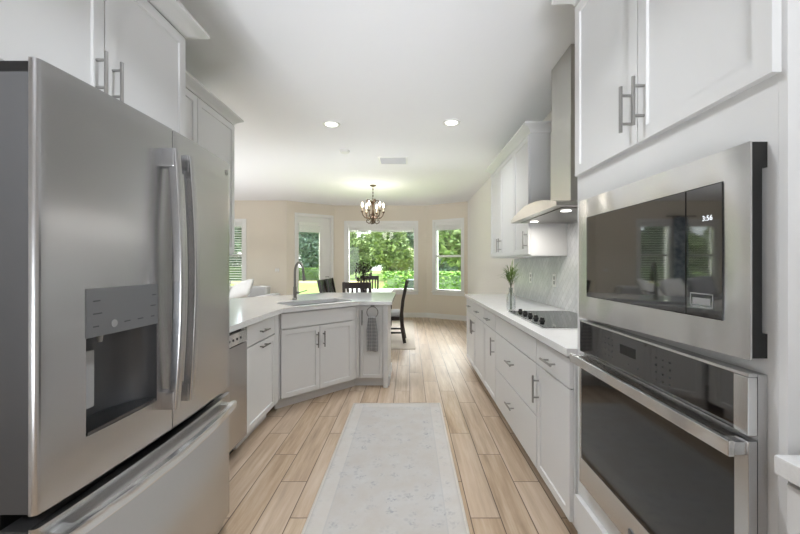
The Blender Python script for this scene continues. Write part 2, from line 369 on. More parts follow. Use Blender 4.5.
def window(n, p0, p1, op, label, rail=None, cas=.075, jamb=.035, sill=True):
    loc, rz, L = wall_frame(p0, p1); a, c, z0, z1 = op
    r = struct(thing('window_%d' % n, label, 'window', loc, rz))
    b = B(); y0, y1 = -.022, -.001
    b.box(a-cas, a, y0, y1, z0-.0, z1+cas, .004).box(c, c+cas, y0, y1, z0-.0, z1+cas, .004).box(a, c, y0, y1, z1, z1+cas, .004)
    b.build('casing', M['trim'], r)
    if sill: B().box(a-cas-.02, c+cas+.02, -.05, .08, z0-.028, z0, .006).box(a-cas, c+cas, -.018, -.001, z0-.095, z0-.028, .003).build('sill', M['trim'], r)
    b = B(); q = .001
    b.box(a+q, a+jamb, .0, WT, z0, z1-q).box(c-jamb, c-q, .0, WT, z0, z1-q).box(a+jamb, c-jamb, 0, WT, z1-jamb, z1-q).box(a+jamb, c-jamb, .02, WT, z0, z0+jamb)
    b.build('frame', M['trim'], r)
    if rail: B().box(a+jamb, c-jamb, .05, .10, rail-.025, rail+.025, .004).build('meeting_rail', M['trim'], r)
    B().box(a+jamb, c-jamb, .078, .084, z0+jamb, z1-jamb).build('pane', M['glass'], r)
    return r
window(1, PB[2], PB[3], openC, 'wide white framed picture window beyond the dining table', cas=.07)
window(2, PB[3], PB[4], (rS0, rS1, .66, 2.33), 'narrow white sash window on the right angled wall', rail=1.50, cas=.05)
window(3, PB[0], PB[1], openA, 'white sash window beside the sofa, partly behind the cabinets', rail=1.52)
window(4, PB[0], PB[1], openB, 'second sash window further along the back wall', rail=1.52)
# unseen far-left window, added to bring daylight into the living area
window(5, (-7.0, -2.6), PB[0], (3.0, 5.2, .3, 2.3), 'broad unseen window added for daylight in the far left living room wall', rail=None)

# patio door
loc, rz, L = wall_frame(PB[1], PB[2])
r = struct(thing('door_1', 'white full glass patio door in the left angled wall', 'door', loc, rz))
b = B(); cs = .045
b.box(dS0-cs, dS0, -.024, -.001, 0, 2.45+cs, .004).box(dS1, dS1+cs, -.024, -.001, 0, 2.45+cs, .004).box(dS0, dS1, -.024, -.001, 2.45, 2.45+cs, .004)
b.box(dS0, dS0+.02, 0, WT, 0, 2.45).box(dS1-.02, dS1, 0, WT, 0, 2.45).box(dS0+.02, dS1-.02, 0, WT, 2.43, 2.45).build('door_frame', M['trim'], r)
dg0, dg1 = s_at(299.5, PB[1], PB[2]), s_at(320.5, PB[1], PB[2])
b = B(); b.box(dS0+.022, dg0, .05, .095, .012, 2.425).box(dg1, dS1-.022, .05, .095, .012, 2.425).box(dg0, dg1, .05, .095, .012, .25).box(dg0, dg1, .05, .095, 2.28, 2.425)
b.build('door_leaf', M['trim'], r)
B().box(dg0, dg1, .07, .076, .25, 2.28).build('pane', M['glass'], r)
B().cyl((dS1-.075, .05, 1.0), (dS1-.075, .0, 1.0), .012).box(dS1-.16, dS1-.065, -.012, .004, .99, 1.01, .004).build('handle', M['nickel'], r)

# blinds
def blind(label, p0, p1, a, c, z0, z1, z_full=None, depth=.05, y=.012):
    loc, rz, L = wall_frame(p0, p1)
    t = thing('window_blind', label, 'blind', loc, rz)
    B().box(a, c, y-.012, y+depth, z1-.06, z1, .004).build('headrail', M['trim'], t)
    b = B()
    if z_full is None:
        n = int((z1-.06-z0)/.014)
        for i in range(n): b.box(a+.005, c-.005, y, y+depth-.006, z1-.062-.014*(i+1)+.002, z1-.062-.014*i-.001)
    else:
        n = int((z1-.06-z_full)/.055)
        for i in range(n):
            zc = z1-.085-.055*i; b.m = Matrix.Translation((0, y+.022, zc)) @ Matrix.Rotation(R(28), 4, 'X')
            b.box(a+.005, c-.005, -.02, .02, -.0015, .0015)
        b.m = Matrix.Identity(4)
    b.build('slats', M['trim'], t)
    zb = z0 if z_full is None else z_full
    B().box(a+.005, c-.005, y, y+.04, zb-.018, zb, .003).build('bottom_rail', M['trim'], t)
    return t
blind('white blind drawn up at the top of the picture window', PB[2], PB[3], openC[0]+.04, openC[1]-.04, 2.12, 2.262)
blind('white blind drawn up at the top of the right sash window', PB[3], PB[4], rS0+.04, rS1-.04, 2.14, 2.29)
blind('white blind drawn up at the top of the patio door', PB[1], PB[2], dg0-.01, dg1+.01, 2.08, 2.27, depth=.03)
blind('white lowered slat blind on the window beside the sofa', PB[0], PB[1], openA[0]+.04, openA[1]-.04, .8, 2.22, .80)
blind('white lowered slat blind on the back wall window farthest from the kitchen', PB[0], PB[1], openB[0]+.04, openB[1]-.04, .8, 2.22, .80)

# ceiling fittings
def downlight(x, y, label, lit=True):
    t = thing('recessed_light', label, 'ceiling light', (x, y, CEIL), 0, 'recessed ceiling lights')
    B().lathe([(.062, -.002), (.066, -.010), (.088, -.008), (.092, 0), (.062, -.0005)], seg=32).build('trim_ring', M['trim'], t)
    B().lathe([(0, -.004), (.061, -.004), (.061, -.0008), (0, -.0008)], seg=32).build('diffuser', M['glow'], t)
    can_light(x, y, CEIL-.014, p=4.5)
downlight(-.80, 3.66, 'round lit recessed ceiling light on the refrigerator side')
downlight(.435, 3.62, 'round lit recessed ceiling light on the range hood side')
for x, y in ((-.2, 1.2), (-.2, -1.2)):
    can_light(x, y, CEIL-.014, p=9)
for x, y in ((-3.4, 4.2), (-5.2, 4.2), (-3.4, 6.4), (-5.2, 6.4)): can_light(x, y, CEIL-.014)
t = tag(B().lathe([(.0, -.03), (.05, -.03), (.062, -.02), (.066, 0), (0, 0)], seg=28).build('smoke_detector', M['trim'], loc=(-.818, 4.52, CEIL)), 'small round white smoke detector on the ceiling', 'smoke detector')
t = thing('ceiling_vent', 'white rectangular air vent grille in the ceiling', 'vent', (-.22, 4.93, CEIL))
b = B(); b.box(-.2, .2, -.165, -.147, -.012, -.001, .002).box(-.2, .2, .147, .165, -.012, -.001, .002).box(-.2, -.175, -.147, .147, -.012, -.001, .002).box(.175, .2, -.147, .147, -.012, -.001, .002).build('frame', M['trim'], t)
b = B()
for i in range(14):
    b.m = Matrix.Translation((0, -.137+.021*i, -.008)) @ Matrix.Rotation(R(-28), 4, 'X'); b.box(-.175, .175, -.0105, .0105, -.001, .001)
b.build('louvre', M['vent'], t)

# ------------------------------------------------------------------ cabinet kit (local frame: front faces -y, width along x)
def bar_handle(parent, p, L, vertical=True, m=None, out=.034):
    x, y, z = p; b = B(); h = L/2; s = h*.62
    if vertical:
        b.cyl((x, y-out, z-h), (x, y-out, z+h), .006)
        for q in (-s, s): b.cyl((x, y, z+q), (x, y-out, z+q), .0048)
    else:
        b.cyl((x-h, y-out, z), (x+h, y-out, z), .006)
        for q in (-s, s): b.cyl((x+q, y, z), (x+q, y-out, z), .0048)
    return b.build('handle', m or M['nickel'], parent)
def front(parent, name, x0, x1, z0, z1, shaker=True, rail=.062, th=.02, m=None):
    b = B(); bm = b.bm; b.box(x0, x1, -th, -.0005, z0, z1)
    bm.faces.ensure_lookup_table(); bm.normal_update()
    f = min(bm.faces, key=lambda q: q.calc_center_median().y)
    if shaker:
        bmesh.ops.inset_region(bm, faces=[f], thickness=rail, depth=0)
        bmesh.ops.inset_region(bm, faces=[f], thickness=.005, depth=0)
        for v in f.verts: v.co.y += .007
    o = b.build(name, m or M['paint'], parent)
    bv = bmesh.new(); bv.from_mesh(o.data)
    ed = [e for e in bv.edges if all(abs(v.co.y+th) < 1e-5 for v in e.verts) and any(abs(v.co.x-q) < 1e-5 for v in e.verts for q in (x0, x1))and (all(abs(v.co.x-x0) < 1e-5 for v in e.verts) or all(abs(v.co.x-x1) < 1e-5 for v in e.verts) or all(abs(v.co.z-z0) < 1e-5 for v in e.verts) or all(abs(v.co.z-z1) < 1e-5 for v in e.verts))]
    bmesh.ops.bevel(bv, geom=ed, offset=.0025, segments=2, affect='EDGES', profile=.5); bv.to_mesh(o.data); bv.free()
    o.data.polygons.foreach_set('use_smooth', [True]*len(o.data.polygons)); o.data.set_sharp_from_angle(angle=R(30))
    wnorm(o); return o
def crown(parent, x0, x1, d, z0, z1, proj, left=True, right=True):
    H = z1-z0; prof = [(.0, 0), (.010, 0), (.012, .14*H), (.35*proj, .34*H), (.72*proj, .62*H), (.95*proj, .74*H), (proj, .78*H), (proj, H), (0, H)]
    b = B(); rings = []
    for o_, h in prof:
        l = x0-(o_ if left else 0); rr = x1+(o_ if right else 0)
        rings.append([b.bm.verts.new((x, y, z0+h)) for x, y in ((l, d), (l, -o_), (rr, -o_), (rr, d))])
    n = len(rings)
    for i in range(n):
        a, c = rings[i], rings[(i+1) % n]
        for j in range(3): b.bm.faces.new((a[j], a[j+1], c[j+1], c[j]))
    b.bm.faces.new([q[0] for q in rings]); b.bm.faces.new([q[3] for q in rings][::-1])
    return b.build('crown_moulding', M['paint'], parent)
def cab_body(t, w_, d, z0, z1, kick=0, extra=None):
    b = B()
    if kick:
        b.box(0, w_, 0, d, kick, z1).box(0, w_, .055, d, 0, kick)
    else: b.box(0, w_, 0, d, z0, z1)
    return b.build('body', M['paint'], t)
NH = M['nickel']
# ---- left side: over-refrigerator cabinet
t = thing('wall_cabinet', 'deep white two door cabinet above the refrigerator', 'cabinet', (-1.11, .80, 0), R(90))
cab_body(t, .945, .634, 1.83, 2.415)
d1 = front(t, 'door', .012, .470, 1.85, 2.40); bar_handle(d1, (.438, -.02, 1.965), .155)
d2 = front(t, 'door', .474, .933, 1.85, 2.40); bar_handle(d2, (.506, -.02, 1.965), .155)
crown(t, 0, .945, .634, 2.416, 2.475, .085)
# ---- left upper cabinet
t = thing('wall_cabinet', 'shallow white two door wall cabinet past the refrigerator', 'cabinet', (-1.41, 1.83, 0), R(90))
cab_body(t, 1.01, .334, 1.375, 2.415)
front(t, 'door', .01, .503, 1.39, 2.40); front(t, 'door', .507, 1.0, 1.39, 2.40)
for q in t.children:
    if q.name.startswith('door'): x = .472 if q.name == [c.name for c in t.children if c.name.startswith('door')][0] else .538; bar_handle(q, (x, -.02, 1.50), .155)
crown(t, .02, 1.01, .334, 2.4165, 2.475, .06, left=False)

# ---- left base run
G1 = 'white peninsula base cabinets'
t = thing('base_cabinet', 'white base cabinet with drawer and door between dishwasher and sink cabinet', 'cabinet', (-1.16, 2.495, 0), R(90), G1)
cab_body(t, .53, .575, 0, .873, .10)
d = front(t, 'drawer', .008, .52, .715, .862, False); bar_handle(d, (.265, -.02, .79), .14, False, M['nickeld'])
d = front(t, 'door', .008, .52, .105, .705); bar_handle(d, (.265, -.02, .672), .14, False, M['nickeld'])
B().box(.524, .598, -.02, -.001, .105, .868).build('filler', M['paint'], t)
# diagonal sink cabinet (hollow top for the basin)
dw = .845; sc = Vector((-1.145, 3.128)); ux = Vector((.7071, .7071)); 
t = thing('base_cabinet', 'white angled sink base cabinet with two doors under the faucet', 'cabinet', (sc.x-.0141, sc.y+.0141, 0), R(45), G1)
b = B(); b.box(.0, dw+.001, .0, .018, .10, .872).box(.0, dw+.03, .06, .075, 0, .10).box(.05, dw-.05, .02, .25, .10, .118).build('body', M['paint'], t)
front(t, 'drawer', .02, dw-.05, .725, .862, False)
mid = (dw-.03)/2
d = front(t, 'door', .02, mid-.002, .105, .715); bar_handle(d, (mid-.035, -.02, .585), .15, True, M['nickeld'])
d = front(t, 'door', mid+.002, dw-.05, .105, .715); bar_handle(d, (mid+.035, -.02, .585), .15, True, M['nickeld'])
# end cabinet
t = thing('base_cabinet', 'narrow white end cabinet with the towel ring, facing the aisle', 'cabinet', (-.525, 3.76, 0), 0, G1)
cab_body(t, .252, .55, 0, .873, .10)
B().box(-.040, -.001, -.018, .02, .10, .872).box(-.07, -.001, .055, .075, 0, .10).build('filler', M['paint'], t)
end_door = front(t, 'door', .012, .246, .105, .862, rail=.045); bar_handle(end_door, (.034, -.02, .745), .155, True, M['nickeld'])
# end panel
tag(B().box(-.272, -.222, 3.735, 4.36, 0, .873, .003).box(-.221, -.209, 3.80, 4.36, 0, .10, .003).build('end_panel', M['paint']), 'white finished end panel closing the peninsula', 'panel')
# knee wall behind peninsula
b = B()
b.prism([(-.274, 4.32), (-.274, 4.42), (-1.30, 4.42), (-1.86, 3.86), (-1.86, 2.94), (-1.76, 2.94), (-1.76, 3.82), (-1.26, 4.32)], 0, .873)
struct(b.build('wall_peninsula', M['wallw']), 'white knee wall behind the peninsula cabinets', 'wall')

# dishwasher
t = thing('dishwasher', 'stainless dishwasher beside the refrigerator under the counter', 'dishwasher', (-1.155, 1.885, 0), R(90))
B().box(.005, .598, .02, .57, .09, .865).box(.01, .59, .07, .5, 0, .09).build('tub_case', M['black'], t)
B().box(.002, .601, -.022, .018, .11, .765, .006).build('door', M['steel'], t)
cp = B().box(.002, .601, -.024, .018, .77, .85, .006).build('control_panel', M['steelb'], t)
for i in range(5): B().cyl((.30+i*.05, -.0235, .81), (.30+i*.05, -.027, .81), .008, seg=12).build('button', M['mark'], cp)
# countertop of peninsula with sink cut-out
poly = [(-1.115, 1.785), (-1.115, 3.13), (-.53, 3.715), (-.18, 3.715), (-.18, 4.9), (-1.15, 4.9), (-2.0, 4.05), (-2.0, 2.945), (-1.74, 2.945), (-1.74, 1.785)]
ct = tag(B().prism(poly, .875, .914, .004).build('countertop', M['quartz']), 'white quartz countertop of the peninsula around the sink', 'countertop')
SC = Vector((-.965, 3.685)); SROT = Matrix.Translation((SC.x, SC.y, 0)) @ Matrix.Rotation(R(45), 4, 'Z')
cut(ct, B(SROT).prism(rounded(0, 0, .36, .185, .06), .80, 1.0).build('cutter', M['quartz']))
t = thing('sink', 'undermount stainless sink set in the angled counter', 'sink', (SC.x, SC.y, .874), R(45))
b = B(); zb = -.20
lo, up_, fl = rounded(0, 0, .35, .175, .05), rounded(0, 0, .362, .187, .06), rounded(0, 0, .38, .205, .06)
b.sweep if False else None
n = len(lo); vs_ = []
for ring, z in ((fl, -.001), (up_, -.001), (lo, zb), ):
    vs_.append([b.bm.verts.new((x, y, z)) for x, y in ring])
for a, c in zip(vs_, vs_[1:]):
    for i in range(n): b.bm.faces.new((a[i], a[(i+1) % n], c[(i+1) % n], c[i]))
b.bm.faces.new(vs_[-1])
o = b.build('basin', M['sinksteel'], t); so_ = o.modifiers.new('s', 'SOLIDIFY'); so_.thickness = .002; so_.offset = -1
B().lathe([(0, .001), (.03, .001), (.042, .004), (.045, .0005), (0, .0005)], (0, 0, zb), 24).build('drain', M['nickeld'], t)
# faucet
FP = Vector((-1.262, 3.925)); 
t = thing('faucet', 'brushed nickel gooseneck pull down faucet behind the sink', 'faucet', (FP.x, FP.y, .914), R(-45))   # local +x points at the sink
b = B().lathe([(.026, 0), (.026, .012), (.019, .02), (.019, .13), (.0165, .14), (0, .14)], seg=20)
b.build('body', M['nickeld'], t)
pts = [(0, 0, .13), (0, 0, .2), (0, 0, .29)]+[(.095-.095*math.cos(a), 0, .29+.118*math.sin(a)) for a in [R(x) for x in range(15, 166, 15)]]+[(.189, 0, .30), (.196, 0, .26)]
B().tube(pts, .0125, 12, up=(0, 1, 0)).build('spout', M['nickeld'], t)
B().cyl((.195, 0, .268), (.204, 0, .21), .0155, .019).build('spray_head', M['nickeld'], t)
b = B(); b.cyl((0, 0, .075), (.02, .045, .075), .011).cyl((.018, .04, .075), (.06, .115, .098), .006, .0045); b.build('lever', M['nickeld'], t)
# towel ring and towel
TRX, TRY = -.383, 3.7395
t = thing('towel_ring', 'round metal towel ring on the narrow end cabinet door', 'towel ring', (TRX, TRY, .80))
B().box(-.022, .022, -.012, -.0005, .055, .072, .003).cyl((0, -.008, .062), (0, -.03, .062), .006).build('mount', M['nickeld'], t)
B().tube([(.058*math.sin(a), -.03, .058*math.cos(a)) for a in [2*PI*i/32 for i in range(32)]], .0042, 8, up=(0, 1, 0), closed=True).build('ring', M['nickeld'], t)
tw = B()
for (y, z0_, z1_, w0, xo) in ((-.038, -.405, -.045, .058, 0), (-.026, -.36, -.045, .054, -.006)):
    nx, nz = 14, 16; vv_ = []
    for j in range(nz+1):
        tt = j/nz; ww = w0*(.62+.38*min(1, tt*2.2)); row_ = []
        for i in range(nx+1):
            s = i/nx*2-1; row_.append((xo+s*ww, y+.004*math.sin(s*7+tt)-(.004*(1-tt)), z1_+(z0_-z1_)*tt-.004*math.sin(s*3)))
        vv_ += row_
    fc = [(j*(nx+1)+i, j*(nx+1)+i+1, (j+1)*(nx+1)+i+1, (j+1)*(nx+1)+i) for j in range(nz) for i in range(nx)]
    tw.mesh(vv_, fc)
tw.cyl((-.036, -.031, -.052), (.036, -.031, -.052), .0095, seg=12)
o = tw.build('hand_towel', M['towel'], loc=(TRX, TRY-.002, .80), ang=60); sm = o.modifiers.new('s', 'SOLIDIFY'); sm.thickness = .003
tag(o, 'grey checked hand towel hanging from the ring', 'towel')

# ------------------------------------------------------------------ refrigerator
FW = .901; BOW = .02
fr_ = thing('refrigerator', 'stainless french door refrigerator with water dispenser', 'refrigerator', (-.87, .828, 0), R(90))
def fy(x): return -BOW*(1-((x-FW/2)/(FW/2))**2)
def skin(x0, x1, z0, z1, depth=.018, rl=.012, rr=.012):
    pts = []; n = 16
    for i in range(5): a = R(90*i/4); pts.append((x0+rl*(1-math.sin(a)), fy(x0)+rl*(1-math.cos(a))))
    pts = [(x0, depth)]+pts[::-1]
    for i in range(1, n): x = x0+(x1-x0)*i/n; 
    pts += [(x0+(x1-x0)*i/n, fy(x0+(x1-x0)*i/n)) for i in range(1, n)]
    for i in range(5): a = R(90*i/4); pts.append((x1-rr*(1-math.sin(a)), fy(x1)+rr*(1-math.cos(a))))
    pts.append((x1, depth))
    b = B(); b.prism(pts, z0, z1); return b
B().box(.006, FW-.006, .115, .80, .03, 1.75).box(.02, FW-.02, .13, .75, 0, .03).build('case', M['fgrey'], fr_)
B().box(.01, FW-.01, .095, .115, .05, 1.745).build('gasket', M['black'], fr_)
ZD0, ZD1 = .712, 1.785; GX = FW/2
L = skin(0, GX-.0025, ZD0, ZD1, rr=.004).build('door', M['steel'], fr_)
cut(L, B().box(.118, .371, -.2, .2, .84, 1.102).build('cutter', M['steel']))
Rr = skin(GX+.0025, FW, ZD0, ZD1, rl=.004).build('door', M['steel'], fr_)
# left door's liner built around the dispenser recess
b = B(); b.box(.003, .112, .019, .094, ZD0+.002, 1.752).box(.377, GX-.006, .019, .094, ZD0+.002, 1.752).box(.112, .377, .019, .094, ZD0+.002, .835).box(.112, .377, .019, .094, 1.107, 1.752)
b.build('door_liner', M['fgrey'], L)
B().box(GX+.006, FW-.003, .019, .094, ZD0+.002, 1.752).build('door_liner', M['fgrey'], Rr)
B().box(.004, .30, .022, .11, 1.753, 1.779, .003).box(.02, .10, .03, .07, 1.76, 1.784, .004).build('hinge_cover', M['black'], L)
B().box(.62, FW-.004, .022, .11, 1.753, 1.779, .003).build('hinge_cover', M['black'], Rr)
# dispenser
dsp = B().prism([(.118, .012)]+[(.118+.253*i/8, fy(.118+.253*i/8)-.0025) for i in range(9)]+[(.371, .012)], 1.102, 1.235).build('dispenser_panel', M['dispgrey'], L)
for (x, z, l_) in ((.135, 1.20, .022), (.135, 1.165, .03), (.135, 1.13, .018), (.345, 1.20, .016), (.338, 1.165, .022), (.235, 1.13, .022), (.285, 1.13, .022), (.34, 1.13, .014)):
    B().box(x, x+l_, fy(x+l_/2)-.0032, fy(x+l_/2)-.0024, z-.0018, z+.0018).build('marking', M['mark'], dsp)
B().cyl((.20, fy(.2)-.0024, 1.13), (.20, fy(.2)-.004, 1.13), .011, seg=16).build('button', M['lmark'], dsp)
# recess: curved back, side walls, shelf
b = B(); n = 14; zt, zb_ = 1.102, .84
arc = [(.1185, -.0085)]+[(.1185+.252*i/n, .012+.074*math.sin(PI*i/n)**.6) for i in range(n+1)]+[(.3705, -.0185)]
top = [b.bm.verts.new((x, y, zt-.001)) for x, y in arc]; bot = [b.bm.verts.new((x, y, zb_+.001)) for x, y in arc]
for i in range(len(arc)-1): b.bm.faces.new((top[i], top[i+1], bot[i+1], bot[i]))
b.bm.faces.new(top); b.bm.faces.new(bot[::-1]); b.build('dispenser_recess', M['recess'], L, ang=60)
B().prism([(.121, -.012)]+[(.121+.247*i/n, .008+.07*math.sin(PI*i/n)**.6) for i in range(n+1)]+[(.368, -.016)], .842, .850).build('drip_tray', M['steeld'], L)
B().box(.123, .175, .018, .026, .90, 1.06, .003).build('paddle', M['paddle'], L)
B().cyl((.205, .03, 1.10), (.205, .03, 1.075), .009, .006).build('nozzle', M['paddle'], L)
# arched door handles
def fridge_handle(parent, xc):
    b = B(); n = 24; z0_, z1_ = .80, 1.70; y0 = fy(xc)
    pts = []
    for i in range(n+1):
        tt = i/n; pts.append((xc, y0-.030-.020*math.sin(PI*tt), z0_+(z1_-z0_)*tt))
    hw, ht = .014, .017
    sec = rounded(0, 0, hw, ht, .007, 3)
    b.sweep(pts, sec, up=(0, -1, 0))
    for z, s in ((z0_+.03, -1), (z1_-.03, 1)):
        b.box(xc-.017, xc+.017, y0-.040, y0+.002, z-.032, z+.032, .004)
    return b.build('handle', M['steel'], parent)
fridge_handle(L, GX-.040); fridge_handle(Rr, GX+.042)
# round emblem
lg = B().lathe([(.0125, .0), (.0125, .002), (.0105, .002), (.0105, .0008), (0, .0008)], (0, 0, 0), 24, 'y')
for v in lg.bm.verts: v.co += Vector((FW-.045, fy(FW-.045)-.0005, 1.735))
lg.tube([(FW-.045+.006*math.cos(a), fy(FW-.045)-.002, 1.735+.006*math.sin(a)) for a in [R(x) for x in range(40, 330, 20)]], .0012, 6, up=(0, 1, 0))
lg.build('emblem', M['nickel'], Rr)
# freezer drawer: flat top ledge, bow handle across the top
fz = skin(0, FW, .10, .680, rl=.012, rr=.012).build('freezer_drawer', M['steel'], fr_)
B().box(.004, FW-.004, .019, .094, .105, .672).build('drawer_liner', M['fgrey'], fz)
b = B(); pts = [(.03+(FW-.06)*i/30, fy(.03+(FW-.06)*i/30)-.030-.016*math.sin(PI*i/30), .632) for i in range(31)]
b.sweep(pts, [(-.011, -.017), (.009, -.017), (.012, -.010), (.012, .010), (.009, .017), (-.011, .017)])
for x in (.055, FW-.055): b.box(x-.018, x+.018, fy(x)-.035, fy(x)+.002, .618, .646, .003)
b.build('handle', M['steelb'], fz)
B().box(.01, FW-.01, .05, .11, .015, .095, .003).build('toe_grille', M['black'], fr_)

# ------------------------------------------------------------------ tall oven cabinet on the right (local x runs towards the camera)
TX, TY = .774, 1.63; TW = .905; TD = .566
t = thing('oven_cabinet', 'tall white cabinet housing the microwave and wall oven', 'cabinet', (TX, TY, 0), R(-90))
def ly(Y): return TY-Y      # world depth -> local x
b = B()
b.box(0, .018, .0, TD, .0, 2.49).box(TW-.018, TW, .0, TD, .0, 2.49).box(.018, TW-.018, TD-.012, TD, .0, 2.49)
b.box(.018, TW-.018, .02, TD-.012, 2.47, 2.49).box(.018, TW-.018, .02, TD-.012, 1.60, 1.62).box(.018, TW-.018, .02, TD-.012, 1.062, 1.075).box(.018, TW-.018, .02, TD-.012, .335, .355)
b.box(.018, TW-.018, .055, .07, 0, .10)
b.build('body', M['paint'], t)
b = B()   # face frame
b.box(.0185, .125, 0, .02, .10, 2.49).box(ly(.792), TW-.0185, 0, .02, .10, 2.49)
b.box(.125, ly(.792), 0, .02, 1.545, 2.49).box(.125, ly(.792), 0, .02, 1.045, 1.10).box(.125, ly(.792), 0, .02, .10, .385).build('face_frame', M['paint'], t)
xm = ly(1.174)
d = front(t, 'door', .014, xm-.0015, 1.70, 2.465); bar_handle(d, (xm-.034, -.02, 1.826), .155)
d = front(t, 'door', xm+.0015, TW-.012, 1.70, 2.465); bar_handle(d, (xm+.034, -.02, 1.826), .155)
front(t, 'drawer', .014, TW-.012, .105, .255, False)
crown(t, 0, TW, TD, 2.491, 2.57, .085)

# microwave
t = thing('microwave', 'built in microwave with stainless trim above the wall oven', 'microwave', (TX, TY, 0), R(-90))
x0, x1 = ly(1.535), ly(.765); wx0, wx1 = ly(1.468), ly(.83)
b = B(); yb, yf = -.0345, -.0385
def zlo(x): return 1.0735+(1.0935-1.0735)*(x-x0)/(x1-x0)
def zhi(x): return 1.572-.006*(x-x0)/(x1-x0)
wz0, wz1 = 1.168, 1.495
out = [(x0, zlo(x0)), (x1, zlo(x1)), (x1, zhi(x1)), (x0, zhi(x0))]; inn = [(wx0, wz0), (wx1, wz0), (wx1, wz1), (wx0, wz1)]
V_ = [[b.bm.verts.new((x, y, z)) for x, z in ring] for ring, y in ((out, yf), (inn, yf), (inn, yb), (out, yb))]
for a, c in zip(V_, V_[1:]+V_[:1]):
    for i in range(4): b.bm.faces.new((a[i], a[(i+1) % 4], c[(i+1) % 4], c[i]))
b.build('trim_frame', M['steelb'], t)
b = B(); b.box(x1-.012, x1-.001, -.034, -.0005, 1.51, 1.565).box(x1-.012, x1-.001, -.034, -.0005, 1.097, 1.15).box(x1-.012, x1-.001, -.034, -.012, 1.15, 1.51)
b.box(x0+.001, x0+.012, -.034, -.0005, 1.08, 1.565).box(x0+.012, x1-.012, -.034, -.0005, 1.555, 1.565).box(x0+.012, x1-.012, -.034, -.0005, 1.095, 1.105)
b.build('trim_backing', M['black'], t)
B().box(wx0-.02, wx1+.02, -.033, .40, 1.12, 1.535).build('case', M['black'], t)
cx = ly(.94)
B().box(wx0+.001, cx-.0015, -.041, -.0345, wz0+.002, wz1-.002, .001).build('door', M['blackglass'], t)
cp = B().box(cx+.0015, wx1-.001, -.041, -.0345, wz0+.002, wz1-.002, .001).build('control_panel', M['blackglass'], t)
def text(s, size, m, parent, loc, rot, name='digits'):
    c = bpy.data.curves.new('t', 'FONT'); c.body = s; c.size = size; c.align_x = 'CENTER'; c.extrude = .0003
    o = bpy.data.objects.new('t', c); C.objects.link(o); bpy.context.view_layer.update()
    me = bpy.data.meshes.new_from_object(o.evaluated_get(bpy.context.evaluated_depsgraph_get())); bpy.data.objects.remove(o)
    me.materials.clear(); me.materials.append(m); q = bpy.data.objects.new(name, me); C.objects.link(q); q.parent = parent; q.location = loc; q.rotation_euler = rot; return q
text('3:56', .018, M['clock'], cp, (ly(.872), -.0415, 1.408), (PI/2, 0, 0), 'clock_digits')
b = B(); lx0, lx1 = ly(.925), ly(.855); z0_, z1_ = 1.192, 1.228
b.box(lx0, lx1, -.0418, -.0412, z1_-.003, z1_).box(lx0, lx1, -.0418, -.0412, z0_, z0_+.003).box(lx0, lx0+.003, -.0418, -.0412, z0_, z1_).box(lx1-.003, lx1, -.0418, -.0412, z0_, z1_)
b.box(lx0+.008, lx1-.008, -.0418, -.0412, z0_+.007, z1_-.012); b.build('button', M['lmark'], cp)
# wall oven
t = thing('wall_oven', 'stainless wall oven with black glass below the microwave', 'oven', (TX, TY, 0), R(-90))
x0, x1 = ly(1.525), ly(.765); xg = ly(.800)
B().box(.13, ly(.80), -.001, .52, .39, 1.04).build('case', M['black'], t)
B().box(x0, x1, -.022, -.0015, .367, 1.062).build('back_flange', M['steel'], t)
cp = B().box(x0, xg, -.040, -.0225, .930, 1.056, .001).build('control_panel', M['blackglass'], t)
keys = [(ly(1.33)+.024*i, .965+.021*j) for i in range(3) for j in range(4)]+[(ly(1.055)+.028*i, .960+.021*j) for i in range(3) for j in range(4)]+[(ly(1.19)+.05*i, .965) for i in range(2)]
for x, z in keys: B().cyl((x, -.0402, z), (x, -.0406, z), .0032, seg=8).build('key', M['mark'], cp)
B().box(ly(1.235), ly(1.15), -.0405, -.0398, .992, 1.024).build('display', M['black'], cp)
B().box(x0, x1, -.042, -.0225, 1.0565, 1.064, .001).build('top_strip', M['steelb'], t)
B().box(xg+.0005, x1, -.044, -.0225, .930, 1.056, .002).build('end_cap', M['steelb'], t)
dr = B(); wz0, wz1 = .48, .905; gx0 = ly(1.508)
dr.box(x0, gx0, -.042, -.0225, .372, .918).box(xg, x1, -.042, -.0225, .372, .918, .002).box(gx0, xg, -.042, -.0225, .372, wz0).box(gx0, xg, -.042, -.0225, wz1, .918)
od = dr.build('door', M['steel'], t)
B().box(gx0+.0005, xg-.0005, -.0405, -.0225, wz0+.0005, wz1-.0005).build('window_glass', M['ovenglass'], od)
b = B(); b.box(x0-.002, x1-.001, -.084, -.070, .884, .919, .003)
for x in (x0+.02, x1-.02): b.box(x-.016, x+.016, -.070, -.0415, .886, .915, .003)
b.build('handle', M['steelb'], od)
b = B().lathe([(.015, 0), (.015, .002), (.013, .003), (0, .003)], (0, 0, 0), 24, 'y')
for v in b.bm.verts: v.co += Vector((ly(1.17), -.0422, .412))
b.build('emblem', M['steeld'], od)

# near counter cabinet beside the camera
t = thing('base_cabinet', 'white base cabinet nearest the camera beside the oven cabinet', 'cabinet', (.775, .722, 0), R(-90))
cab_body(t, .9, .566, 0, .873, .10)
d = front(t, 'drawer', .012, .45, .715, .862, False); bar_handle(d, (.23, -.02, .79), .14, False)
d = front(t, 'door', .012, .45, .105, .705); bar_handle(d, (.41, -.02, .60), .155)
tag(B().prism([(.742, -.18), (1.342, -.18), (1.342, .7235), (.742, .7235)], .875, .914, .004).build('countertop', M['quartz']), 'white quartz countertop beside the tall oven cabinet, nearest the camera', 'countertop')

